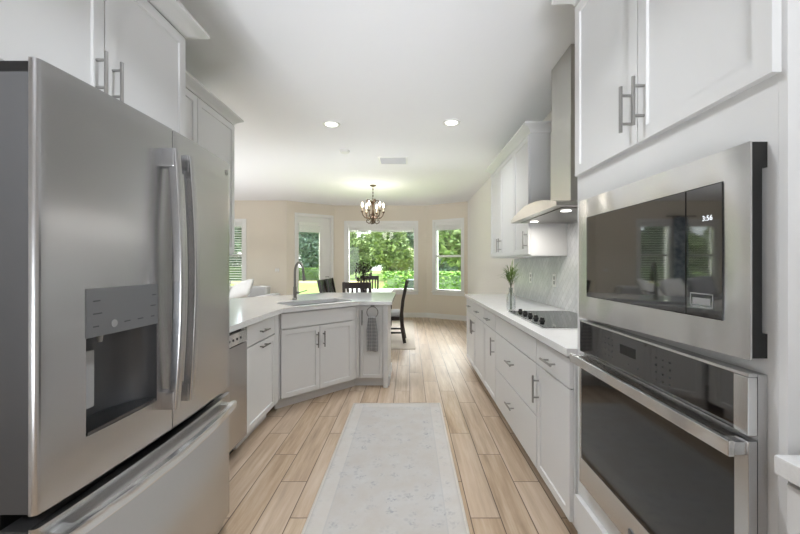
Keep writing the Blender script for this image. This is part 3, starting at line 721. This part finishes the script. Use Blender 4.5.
# ------------------------------------------------------------------ right base run
BX = .765; G2 = 'white base cabinets under the cooktop counter'
def rb(Y0, Y1, label):
    t = thing('base_cabinet', label, 'cabinet', (BX, Y1, 0), R(-90), G2); cab_body(t, Y1-Y0-.002, .572, 0, .873, .10); return t
ZS = .72
a = rb(1.634, 2.075, 'white cabinet with one drawer and door next to the oven cabinet'); w_ = .439
d = front(a, 'drawer', .004, w_-.012, ZS+.004, .862, False); bar_handle(d, (w_/2, -.02, .79), .14, False)
d = front(a, 'door', .004, w_-.012, .105, ZS-.004); bar_handle(d, (.036, -.02, .585), .155)
a = rb(2.075, 3.06, 'wide white cabinet with deep drawers under the cooktop'); w_ = .983
front(a, 'false_front', .004, w_-.004, ZS+.004, .862, False)
for z0_, z1_ in ((.415, ZS-.004), (.105, .407)):
    d = front(a, 'drawer', .004, w_-.004, z0_, z1_, False); bar_handle(d, (w_/2, -.02, (z0_+z1_)/2+.02), .14, False)
a = rb(3.06, 3.56, 'white cabinet with drawer and door just past the cooktop'); w_ = .498
d = front(a, 'drawer', .004, w_-.004, ZS+.004, .862, False); bar_handle(d, (w_/2, -.02, .79), .14, False)
d = front(a, 'door', .004, w_-.004, .105, ZS-.004); bar_handle(d, (w_-.036, -.02, .585), .155)
a = rb(3.56, 4.60, 'white two door cabinet at the far end of the counter'); w_ = 1.038; h = w_/2
for x0_, x1_, hx in ((.004, h-.002, h-.036), (h+.002, w_-.012, h+.036)):
    d = front(a, 'drawer', x0_, x1_, ZS+.004, .862, False); bar_handle(d, ((x0_+x1_)/2, -.02, .79), .14, False)
    d = front(a, 'door', x0_, x1_, .105, ZS-.004); bar_handle(d, (hx, -.02, .585), .155)
tag(B().prism([(.725, 1.634), (1.342, 1.634), (1.342, 4.62), (.725, 4.62)], .875, .914, .004).build('countertop', M['quartz']), 'long white quartz countertop holding the cooktop along the right wall', 'countertop')
# backsplash
b = B(); b.box(1.334, 1.3445, 1.634, 4.50, .915, 1.372).box(1.334, 1.3445, 1.634, 2.995, 1.372, 1.70)
tag(b.build('backsplash', M['tile']), 'glossy white tile backsplash behind the cooktop', 'backsplash', kind='structure')
def plate(Y, z, label):
    t = thing('outlet', label, 'outlet', (1.3338, Y, z), R(-90), 'backsplash outlets')
    B().box(-.036, .036, -.006, -.0005, -.058, .058, .002).build('cover_plate', M['trim'], t)
    b = B()
    for q in (-.022, .022): b.box(-.016, .016, -.0075, -.006, q-.016, q+.016, .001)
    b.build('socket', M['gap'], t)
plate(3.88, 1.155, 'white outlet on the backsplash near the vase'); plate(3.25, 1.155, 'white outlet on the backsplash under the near end of the wall cabinet')
# wall cabinets right
t = thing('wall_cabinet', 'white three door wall cabinet between range hood and dining nook', 'cabinet', (1.03, 4.40, 0), R(-90))
cab_body(t, 1.40, .311, 1.375, 2.415)
for x0_, x1_, hx in ((.008, .476, .442), (.48, .962, .514), (.966, 1.392, 1.358)):
    d = front(t, 'door', x0_, x1_, 1.388, 2.40); bar_handle(d, (hx, -.02, 1.51), .15)
crown(t, 0, 1.40, .311, 2.4165, 2.485, .07)
# range hood
t = thing('range_hood', 'stainless chimney range hood with arched front over the cooktop', 'range hood', (1.343, 2.49, 0))
n = 24; b = B(); hx0, hw, zb_ = -.498, .455, 1.640
ring = [(-hw, zb_)]+[(-hw+2*hw*i/n, 1.662+.064*math.sin(PI*i/n)**.9) for i in range(n+1)]+[(hw, zb_)]
A_ = [b.bm.verts.new((hx0, y, z)) for y, z in ring]; D_ = [b.bm.verts.new((-.011, y, z)) for y, z in ring]; m_ = len(ring)
for i in range(m_): b.bm.faces.new((A_[i], A_[(i+1) % m_], D_[(i+1) % m_], D_[i]))
b.bm.faces.new(A_[::-1]); b.bm.faces.new(D_); b.build('canopy', M['hood'], t)
b = B(); b.box(-.44, -.06, -.38, .38, 1.634, 1.6395, .001)
b.build('filter_panel', M['nickeld'], t)
for y in (-.29, .27):
    B().cyl((-.37, y, 1.6335), (-.37, y, 1.630), .030, seg=20).build('hood_lamp', M['glow'], t)
    l = bpy.data.lights.new('hood_bulb', 'AREA'); l.shape = 'DISK'; l.size = .05; l.energy = 1.6; l.color = (1, .96, .9); lo_ = bpy.data.objects.new('hood_bulb', l); C.objects.link(lo_); lo_.location = (1.343-.37, 2.49+y, 1.626)
B().box(-.285, -.011, -.165, .165, 1.715, 2.28, .002).build('chimney', M['hood'], t)
B().box(-.280, -.011, -.160, .160, 2.2805, CEIL-.001, .002).build('upper_chimney', M['hood'], t)
# cooktop
t = thing('cooktop', 'black glass cooktop with knobs set in the right counter', 'cooktop', (0, 0, .9145))
B().box(.795, 1.30, 2.11, 2.88, 0, .008, .002).build('trim', M['steelb'], t)
B().box(.812, 1.295, 2.115, 2.875, .0082, .0105, .0008).build('glass_top', M['blackglass'], t)
for i in range(5):
    y = 2.36+.115*i
    kn = B().lathe([(.019, 0), (.019, .005), (.015, .008), (.014, .020), (.012, .022), (0, .022)], (.885, y, .0108), 18).build('knob', M['black'], t)
    B().box(.882, .888, y-.013, y+.013, .0325, .037, .001).build('pointer', M['steelb'], kn)
# vase with grass
t = thing('vase', 'clear glass vase on the right counter past the cooktop', 'vase', (.862, 3.0, .9145))
B().lathe([(.0, 0), (.034, 0), (.037, .006), (.037, .10), (.030, .13), (.019, .15), (.017, .18), (.021, .19), (.0185, .19), (.0145, .18), (.0165, .15), (.027, .128), (.034, .10), (.034, .008), (0, .008)], seg=24).build('glass_body', M['vglass'], t)
p = thing('grass_stems', 'bunch of green grassy stems in the clear glass vase', 'plant', (.862, 3.0, .925))
b = B(); rnd = random.Random(3)
for i in range(7):
    a = rnd.uniform(0, 2*PI); q = .006
    b.tube([(q*math.cos(a), q*math.sin(a), .0), (.004*math.cos(a+2), .004*math.sin(a+2), .15), (.012*math.cos(a), .012*math.sin(a), .26)], .0022, 6)
b.build('stem', M['stem'], p)
b = B()
for i in range(70):
    a = rnd.uniform(0, 2*PI); ln = rnd.uniform(.07, .17); e = rnd.uniform(.25, 1.35); r0 = .012
    z0_ = rnd.uniform(.20, .30); s = Vector((r0*math.cos(a), r0*math.sin(a), z0_)); dvec = Vector((math.cos(a)*math.cos(e), math.sin(a)*math.cos(e), math.sin(e)))
    mid_ = s+dvec*ln*.55+Vector((0, 0, .01)); tip = s+dvec*ln-Vector((0, 0, .02)); sd_ = dvec.cross(Vector((0, 0, 1))).normalized()*.0045
    b.mesh([s-sd_*.5, s+sd_*.5, mid_+sd_, mid_-sd_, tip], [(0, 1, 2, 3), (3, 2, 4)])
b.build('leaves', M['leafg'], p)

# ------------------------------------------------------------------ floor runner
b = B(); nx, ny = 24, 80; vv_ = []; rw, rl_ = .402, 1.25
for j in range(ny+1):
    for i in range(nx+1):
        x = -rw+2*rw*i/nx; y = -rl_+2*rl_*j/ny; z = .010
        z += .014*math.exp(-((y-1.12+(.4-x)*.15)/.035)**2)*max(0, (x-.05)/.35) + .006*math.exp(-((y-1.235)/.02)**2)*max(0, x/.4)
        vv_.append((x, y, z))
b.mesh(vv_, [(j*(nx+1)+i, j*(nx+1)+i+1, (j+1)*(nx+1)+i+1, (j+1)*(nx+1)+i) for j in range(ny) for i in range(nx)])
o = b.build('runner_rug', M['rug'], loc=(-.112, 2.035, .0), ang=80); sm = o.modifiers.new('s', 'SOLIDIFY'); sm.thickness = .008; sm.offset = -1
tag(o, 'long faded grey patterned runner rug down the kitchen aisle', 'rug')

# ------------------------------------------------------------------ dining nook
tag(B().box(-1.75, .10, 5.43, 8.25, .001, .011, .004).build('area_rug', M['rug2']), 'plain pale beige rug under the dining table', 'rug')
t = thing('dining_table', 'white topped dining table with dark legs in the bay', 'table', (-.77, 6.55, .011))
B().box(-.44, .44, -1.05, 1.05, .725, .762, .006).build('tabletop', M['tablew'], t)
B().box(-.38, .38, -.98, .98, .64, .724).build('apron', M['espresso'], t)
for sx_ in (-1, 1):
    for sy_ in (-1, 1): B().box(sx_*.37-.035, sx_*.37+.035, sy_*.96-.035, sy_*.96+.035, 0, .639, .004).build('leg', M['espresso'], t)
def chair_parts(t, wood):
    """faces +y; back at -y"""
    for s in (-1, 1):
        B().box(s*.19-.018, s*.19+.018, .17, .206, 0, .43, .004).build('leg', wood, t)
        pts = [(s*.19, -.245, .008), (s*.19, -.20, .25), (s*.19, -.19, .45), (s*.19, -.215, .7), (s*.19, -.285, 1.03)]
        B().sweep(pts, [(-.018, -.026), (.018, -.026), (.018, .026), (-.018, .026)], up=(0, 1, 0)).build('leg', wood, t)
    B().box(-.205, .205, -.165, .205, .375, .44, .006).build('seat', wood, t)
    B().box(-.20, .20, -.16, .20, .441, .515, .025, 3).build('seat_cushion', M['cushion'], t)
    b = B(); b.box(-.173, .173, .18, .196, .20, .23).box(-.173, .173, -.212, -.196, .22, .25)
    for s in (-1, 1): b.box(s*.19-.009, s*.19+.009, -.185, .17, .16, .19)
    b.build('stretcher', wood, t)
    b = B(); b.sweep([(x, -.279-.012*(1-(x/.2)**2), .985) for x in [-.206+.412*i/10 for i in range(11)]], [(-.011, -.045), (.011, -.045), (.011, .045), (-.011, .045)]); b.build('top_rail', wood, t)
    B().box(-.172, .172, -.208, -.186, .52, .56).build('lower_rail', wood, t)
    for i in range(5):
        x = -.13+.065*i; B().sweep([(x, -.196, .56), (x, -.212, .7), (x, -.284, .942)], [(-.014, -.006), (.014, -.006), (.014, .006), (-.014, .006)], up=(0, 1, 0)).build('slat', wood, t)
GC = 'dining chairs around the white table'
ch = thing('dining_chair', 'dark wood dining chair in profile right of the white table', 'chair', (-.315, 5.98, .0115), R(90), GC); chair_parts(ch, M['espresso'])
def put(label, x, y, a):
    c = copy_tree(ch); c.location = (x, y, .0115); c.rotation_euler.z = R(a); c['label'] = label; return c
put('dark slat back dining chair at the near table end, back to the kitchen', -.755, 5.42, 0)
put('brown slat back dining chair at the far end of the table under the picture window', -.90, 7.86, 180)
put('dark dining chair left of the table, nearer to the sink', -1.20, 6.02, -90)
put('dark dining chair left of the table, nearer to the patio door', -1.20, 6.62, -90)
# table plant
t = thing('potted_plant', 'dark leafy plant in a black pot on the dining table', 'plant', (-.83, 6.45, .774))
B().lathe([(0, 0), (.05, 0), (.062, .11), (.066, .115), (.066, .13), (.058, .13), (.05, .118), (0, .118)], seg=22).build('pot', M['black'], t)
b = B(); rnd = random.Random(5)
b.cyl((0, 0, .115), (.01, 0, .40), .010, .006)
for i in range(9):
    a = rnd.uniform(0, 2*PI); b.tube([(0, 0, .22+.02*i), (.05*math.cos(a), .05*math.sin(a), .32+.02*i), (.12*math.cos(a), .12*math.sin(a), .36+.025*i)], .0035, 6)
b.build('stem', M['espresso'], t)
b = B()
for i in range(340):
    a = rnd.uniform(0, 2*PI); rr = .17*math.sqrt(rnd.random()); zz = rnd.uniform(.22, .56); s = Vector((rr*math.cos(a)*(1-.6*abs(zz-.4)/.2*.6), rr*math.sin(a)*(1-.4*abs(zz-.4)/.2), zz))
    q = Matrix.Rotation(rnd.uniform(0, 6.28), 3, 'Z') @ Matrix.Rotation(rnd.uniform(-1.2, 1.2), 3, 'X'); sz = rnd.uniform(.02, .038)
    b.mesh([s+q @ Vector(p_)*sz for p_ in ((0, -1, 0), (.4, 0, .1), (0, 1, 0), (-.4, 0, .1))], [(0, 1, 2, 3)])
b.build('leaves', M['leafd'], t)
# chandelier
t = thing('chandelier', 'bronze scroll arm chandelier with lit candle bulbs over the dining table', 'chandelier', (-.66, 6.5, CEIL))
B().lathe([(0, -.03), (.02, -.028), (.055, -.012), (.06, 0), (0, 0)], seg=24).build('canopy', M['bronze'], t)
b = B(); b.cyl((0, 0, -.03), (0, 0, -.30), .004)
for i in range(9):
    z = -.045-.03*i; up_ = (0, 1, 0) if i % 2 else (1, 0, 0)
    b.tube([((.009*math.cos(a) if i % 2 else 0), (0 if i % 2 else .009*math.cos(a)), z+.019*math.sin(a)) for a in [2*PI*j/12 for j in range(12)]], .0025, 6, up=up_, closed=True)
b.build('chain', M['bronze'], t)
B().lathe([(0, -.29), (.012, -.30), (.018, -.32), (.010, -.345), (.016, -.39), (.012, -.44), (.02, -.50), (.034, -.54), (.026, -.58), (.038, -.61), (.03, -.645), (.014, -.66), (.02, -.685), (.013, -.705), (0, -.715)], seg=20).build('column', M['bronze'], t)
for k_ in range(6):
    a = R(60*k_+15); b = B(Matrix.Rotation(a, 4, 'Z'))
    pts = [(.02, 0, -.56), (.05, 0, -.60), (.10, 0, -.615), (.15, 0, -.59), (.185, 0, -.545), (.195, 0, -.50)]
    b.tube(pts, .009, 8, up=(0, 1, 0)); b.lathe([(0, -.505), (.012, -.50), (.026, -.485), (.028, -.478), (0, -.478)], (.195, 0, 0), 14)
    b.tube([(.10, 0, -.612), (.13, 0, -.575), (.12, 0, -.54), (.098, 0, -.545), (.10, 0, -.562)], .0045, 6, up=(0, 1, 0))
    arm = b.build('arm', M['bronze'], t)
    B(Matrix.Rotation(a, 4, 'Z')).cyl((.195, 0, -.478), (.195, 0, -.405), .0115, seg=12).build('candle_sleeve', M['candle'], arm)
    B(Matrix.Rotation(a, 4, 'Z')).lathe([(0, 0), (.009, .004), (.020, .028), (.015, .06), (.005, .085), (0, .09)], (.195, 0, -.404), 12).build('bulb', M['bulb'], arm)
for k_ in range(4):
    a = R(90*k_+25); b = B(Matrix.Rotation(a, 4, 'Z'))
    b.tube([(.008, 0, -.36), (.03, 0, -.31), (.065, 0, -.275), (.105, 0, -.27), (.125, 0, -.29), (.112, 0, -.308), (.096, 0, -.298)], .009, 6, up=(0, 1, 0))
    b.tube([(.012, 0, -.62), (.03, 0, -.675), (.075, 0, -.70), (.118, 0, -.68), (.122, 0, -.645), (.098, 0, -.635), (.088, 0, -.655)], .009, 6, up=(0, 1, 0)); b.build('scroll', M['bronze'], t)
l = bpy.data.lights.new('chandelier_glow', 'POINT'); l.energy = 8; l.shadow_soft_size = .18; l.color = (1, .94, .88); lo_ = bpy.data.objects.new('chandelier_glow', l); C.objects.link(lo_); lo_.location = (-.66, 6.5, CEIL-.52)
# switch plate
t = thing('light_switch', 'ivory light switch plate on the beige wall near the patio door', 'light switch', (-2.99, 8.0495, 1.175))
B().box(-.058, .058, -.006, -.0005, -.06, .06, .002).build('cover_plate', M['plate'], t)
for s in (-1, 1): B().box(s*.025-.016, s*.025+.016, -.009, -.006, -.033, .033, .002).build('rocker', M['trim'], t)
# sofa and pillows in the living area
t = thing('sofa', 'pale grey sofa under the living area windows', 'sofa', (-3.95, 7.25, 0))
B().box(-1.15, 1.15, -.45, .50, .10, .42, .03, 3).build('base', M['sofa'], t)
B().box(-.94, .94, .24, .50, .42, .84, .05, 3).build('backrest', M['sofa'], t)
for s in (-1, 1): B().box(s*1.05-.11, s*1.05+.11, -.45, .50, .42, .68, .05, 3).build('armrest', M['sofa'], t)
for i in range(3): B().box(-.93+.62*i, -.32+.62*i, -.46, .23, .421, .55, .04, 3).build('seat_cushion', M['sofa'], t)
for sx_ in (-1, 1):
    for sy_ in (-.4, .44): B().cyl((sx_*1.05, sy_, 0), (sx_*1.05, sy_, .10), .022, .03).build('leg', M['espresso'], t)
def pillow(x, y, z, rx, ry, rz, m, label, s=.25):
    b = B(); n = 12; vv_ = []; fc = []
    for side in (1, -1):
        o_ = len(vv_)
        for j in range(n+1):
            for i in range(n+1):
                u_, v_ = i/n*2-1, j/n*2-1; pin = 1-.10*(u_*u_*v_*v_)
                vv_.append((u_*s*pin*(1-.06*(1-v_*v_)), v_*s*pin*(1-.06*(1-u_*u_)), side*.085*((1-u_**4)*(1-v_**4))**.6))
        fc += [tuple(o_+q for q in (j*(n+1)+i, j*(n+1)+i+1, (j+1)*(n+1)+i+1, (j+1)*(n+1)+i)) for j in range(n) for i in range(n)]
    b.mesh(vv_, fc); bmesh.ops.remove_doubles(b.bm, verts=b.bm.verts[:], dist=.0005)
    o = b.build('throw_pillow', m, loc=(x, y, z), ang=80); o.rotation_euler = (R(rx), R(ry), R(rz)); return tag(o, label, 'pillow', 'throw pillows on the sofa')
pillow(-3.36, 7.08, .775, 42, -20, -10, M['pillow'], 'large white throw pillow slumped at the right end of the sofa', .27)
pillow(-3.90, 7.20, .80, 58, 6, 8, M['pillow'], 'white throw pillow standing in the middle of the sofa', .25)
pillow(-4.55, 7.28, .83, 70, 8, 12, M['pillowg'], 'grey throw pillow at the left end of the sofa', .25)

t = thing('curtain', 'blue grey curtain hanging between the two living area windows', 'curtain', (-4.62, 7.94, 0))
B().cyl((-.30, 0, 2.38), (.30, 0, 2.38), .011).box(-.02, .02, 0, .105, 2.37, 2.39).ball((-.31, 0, 2.38), .02).ball((.31, 0, 2.38), .02).build('rod', M['espresso'], t)
b = B(); n = 60; zz = (.03, .8, 1.6, 2.36)
rows_ = [[(-.15+.30*i/n, .028*math.sin(i*.95)*(1-.15*j), z) for i in range(n+1)] for j, z in enumerate(zz)]
b.mesh(sum(rows_, []), [(j*(n+1)+i, j*(n+1)+i+1, (j+1)*(n+1)+i+1, (j+1)*(n+1)+i) for j in range(3) for i in range(n)])
o = b.build('cloth', M['drape'], t, ang=80); sm = o.modifiers.new('s', 'SOLIDIFY'); sm.thickness = .003
# ------------------------------------------------------------------ garden
GZ = -.15
struct(B().box(-60, 40, 9.3, 90, GZ-.2, GZ).build('lawn', M['lawn']), 'bright green lawn behind the house', 'lawn')
struct(B().box(-60, 40, 27.5, 31.5, GZ+.001, GZ+.012).build('path', M['straw']), 'pale dry strip between the lawn and the woods', 'path')
struct(B().box(-9, 6, 9.05, 9.29, GZ-.2, GZ+.05).build('kerb', M['patio']), 'pale concrete edge along the house', 'kerb')
def leaf_mesh(name, blobs, n, size, seed, m):
    rnd = random.Random(seed); vs_, fs_ = [], []
    tot = sum(b_[3]*b_[4] for b_ in blobs)
    for (cx_, cy_, cz_, rx_, rz_) in blobs:
        for _ in range(int(n*rx_*rz_/tot)):
            u_ = rnd.uniform(-1, 1); a = rnd.uniform(0, 2*PI); q = math.sqrt(1-u_*u_); rr = rnd.uniform(.55, 1.05)
            p_ = Vector((cx_+rx_*rr*q*math.cos(a), cy_+rx_*rr*q*math.sin(a), cz_+rz_*rr*u_))
            mt = Matrix.Rotation(rnd.uniform(0, 6.28), 3, 'Z') @ Matrix.Rotation(rnd.uniform(-1.3, 1.3), 3, 'X') @ Matrix.Rotation(rnd.uniform(0, 6.28), 3, 'Z'); sz = size*rnd.uniform(.6, 1.3)
            k0 = len(vs_)
            vs_ += [tuple(p_+mt @ (Vector(c_)*sz)) for c_ in ((-.5, 0, 0), (0, -.28, .06), (.5, 0, 0), (0, .28, .06))]; fs_.append((k0, k0+1, k0+2, k0+3))
    me = bpy.data.meshes.new(name); me.from_pydata(vs_, [], fs_); me.materials.append(m); return me
def trunk_mesh(h, r, seed):
    rnd = random.Random(seed); b = B(); pts = [(0, 0, 0)]
    for i in range(1, 6): pts.append((rnd.uniform(-.12, .12)*i*.5, rnd.uniform(-.12, .12)*i*.5, h*i/5))
    b.tube(pts, lambda t_: r*(1-.75*t_), 10)
    for i in range(7):
        a = rnd.uniform(0, 6.28); z = h*rnd.uniform(.35, .9); ln = h*.22
        b.tube([(0, 0, z), (ln*.5*math.cos(a), ln*.5*math.sin(a), z+ln*.25), (ln*math.cos(a), ln*math.sin(a), z+ln*.6)], lambda t_: r*.35*(1-.7*t_), 6)
    o = b.build('trunk', M['bark']); me = o.data; bpy.data.objects.remove(o); return me
def crown_blobs(seed, n, h0, h1, rad):
    rnd = random.Random(seed); out = []
    for i in range(n):
        t_ = i/(n-1); z = h0+(h1-h0)*t_; rr = rad*(.55+.45*math.sin(PI*min(1, t_*1.05+.12)))
        a = rnd.uniform(0, 6.28); o_ = rad*.55*rnd.random(); out.append((o_*math.cos(a), o_*math.sin(a), z, rr*rnd.uniform(.55, .8), rr*rnd.uniform(.4, .6)))
    return out
kinds = [(leaf_mesh('crown', crown_blobs(1, 12, 1.6, 11.5, 3.4), 9000, .55, 1, M['tree1']), trunk_mesh(10, .28, 1)),
         (leaf_mesh('crown', crown_blobs(2, 10, 1.2, 7.5, 2.8), 9000, .42, 2, M['tree2']), trunk_mesh(6.5, .2, 2)),
         (leaf_mesh('crown', crown_blobs(3, 13, 1.0, 14.0, 3.0), 9000, .55, 3, M['tree3']), trunk_mesh(13, .3, 3))]
def tree(x, y, kd, s, label):
    t = thing('tree', label, 'tree', (x, y, GZ), random.uniform(0, 6.28), 'trees beyond the lawn'); t.scale = (s, s, s)
    for nm, me in (('crown', kinds[kd][0]), ('trunk', kinds[kd][1])):
        o = bpy.data.objects.new(nm, me); C.objects.link(o); o.parent = t
LT = 'tall %s tree in the woods beyond the lawn'
KN = ['dark green leafy', 'bright green bushy', 'blue green needled']
for row_, (y_, s_, n_) in enumerate(((36.5, .62, 11), (44.5, .80, 8), (54, 1.1, 6))):
    for i in range(n_):
        kd = (0, 2, 1, 0, 2)[(i+row_*2) % 5]; tree(-38+(46.5/(n_-1))*i, y_, kd, s_, LT % KN[kd])
tree(3.1, 19.5, 1, .95, 'bright green bushy tree standing close behind the right sash window')
tree(-1.6, 31.5, 1, .85, 'bright green bushy tree behind the middle of the clipped hedge')
def hedge(x0, x1, y0, y1, h, label, seed):
    rnd = random.Random(seed); t = thing('hedge', label, 'hedge', ((x0+x1)/2, (y0+y1)/2, GZ)); hx, hy = (x1-x0)/2, (y1-y0)/2
    B().box(-hx+.12, hx-.12, -hy+.12, hy-.12, 0, h-.12).build('branches', M['tree1'], t)
    vs_, fs_ = [], []
    for _ in range(int(2400*(x1-x0)*.5)):
        f_ = rnd.random()
        p_ = Vector((rnd.uniform(-hx, hx), rnd.choice((-hy, hy))+rnd.uniform(-.08, .1), rnd.uniform(0, h))) if f_ < .6 else Vector((rnd.uniform(-hx, hx), rnd.uniform(-hy, hy), h+rnd.uniform(-.1, .06)))
        if f_ > .97: p_ = Vector((rnd.choice((-hx, hx)), rnd.uniform(-hy, hy), rnd.uniform(0, h)))
        mt = Matrix.Rotation(rnd.uniform(0, 6.28), 3, 'Z') @ Matrix.Rotation(rnd.uniform(-1.2, 1.2), 3, 'X'); sz = rnd.uniform(.08, .15); k0 = len(vs_)
        vs_ += [tuple(p_+mt @ (Vector(c_)*sz)) for c_ in ((-.5, 0, 0), (0, -.3, .06), (.5, 0, 0), (0, .3, .06))]; fs_.append((k0, k0+1, k0+2, k0+3))
    me = bpy.data.meshes.new('leaves'); me.from_pydata(vs_, [], fs_); me.materials.append(M['hedge']); o = bpy.data.objects.new('leaves', me); C.objects.link(o); o.parent = t
hedge(-.95, 2.6, 13.4, 14.4, 1.12, 'clipped green hedge outside the picture window', 1)
hedge(-24, -5.5, 31.6, 32.6, 1.1, 'long low hedge at the far edge of the lawn', 2)
t = thing('storage_bin', 'dark lidded storage bin outside the picture window', 'bin', (.22, 11.6, GZ))
B().box(-.27, .27, -.25, .25, 0, .90, .02).build('body', M['bin'], t); B().box(-.29, .29, -.27, .27, .901, .96, .015).build('lid', M['bin'], t)
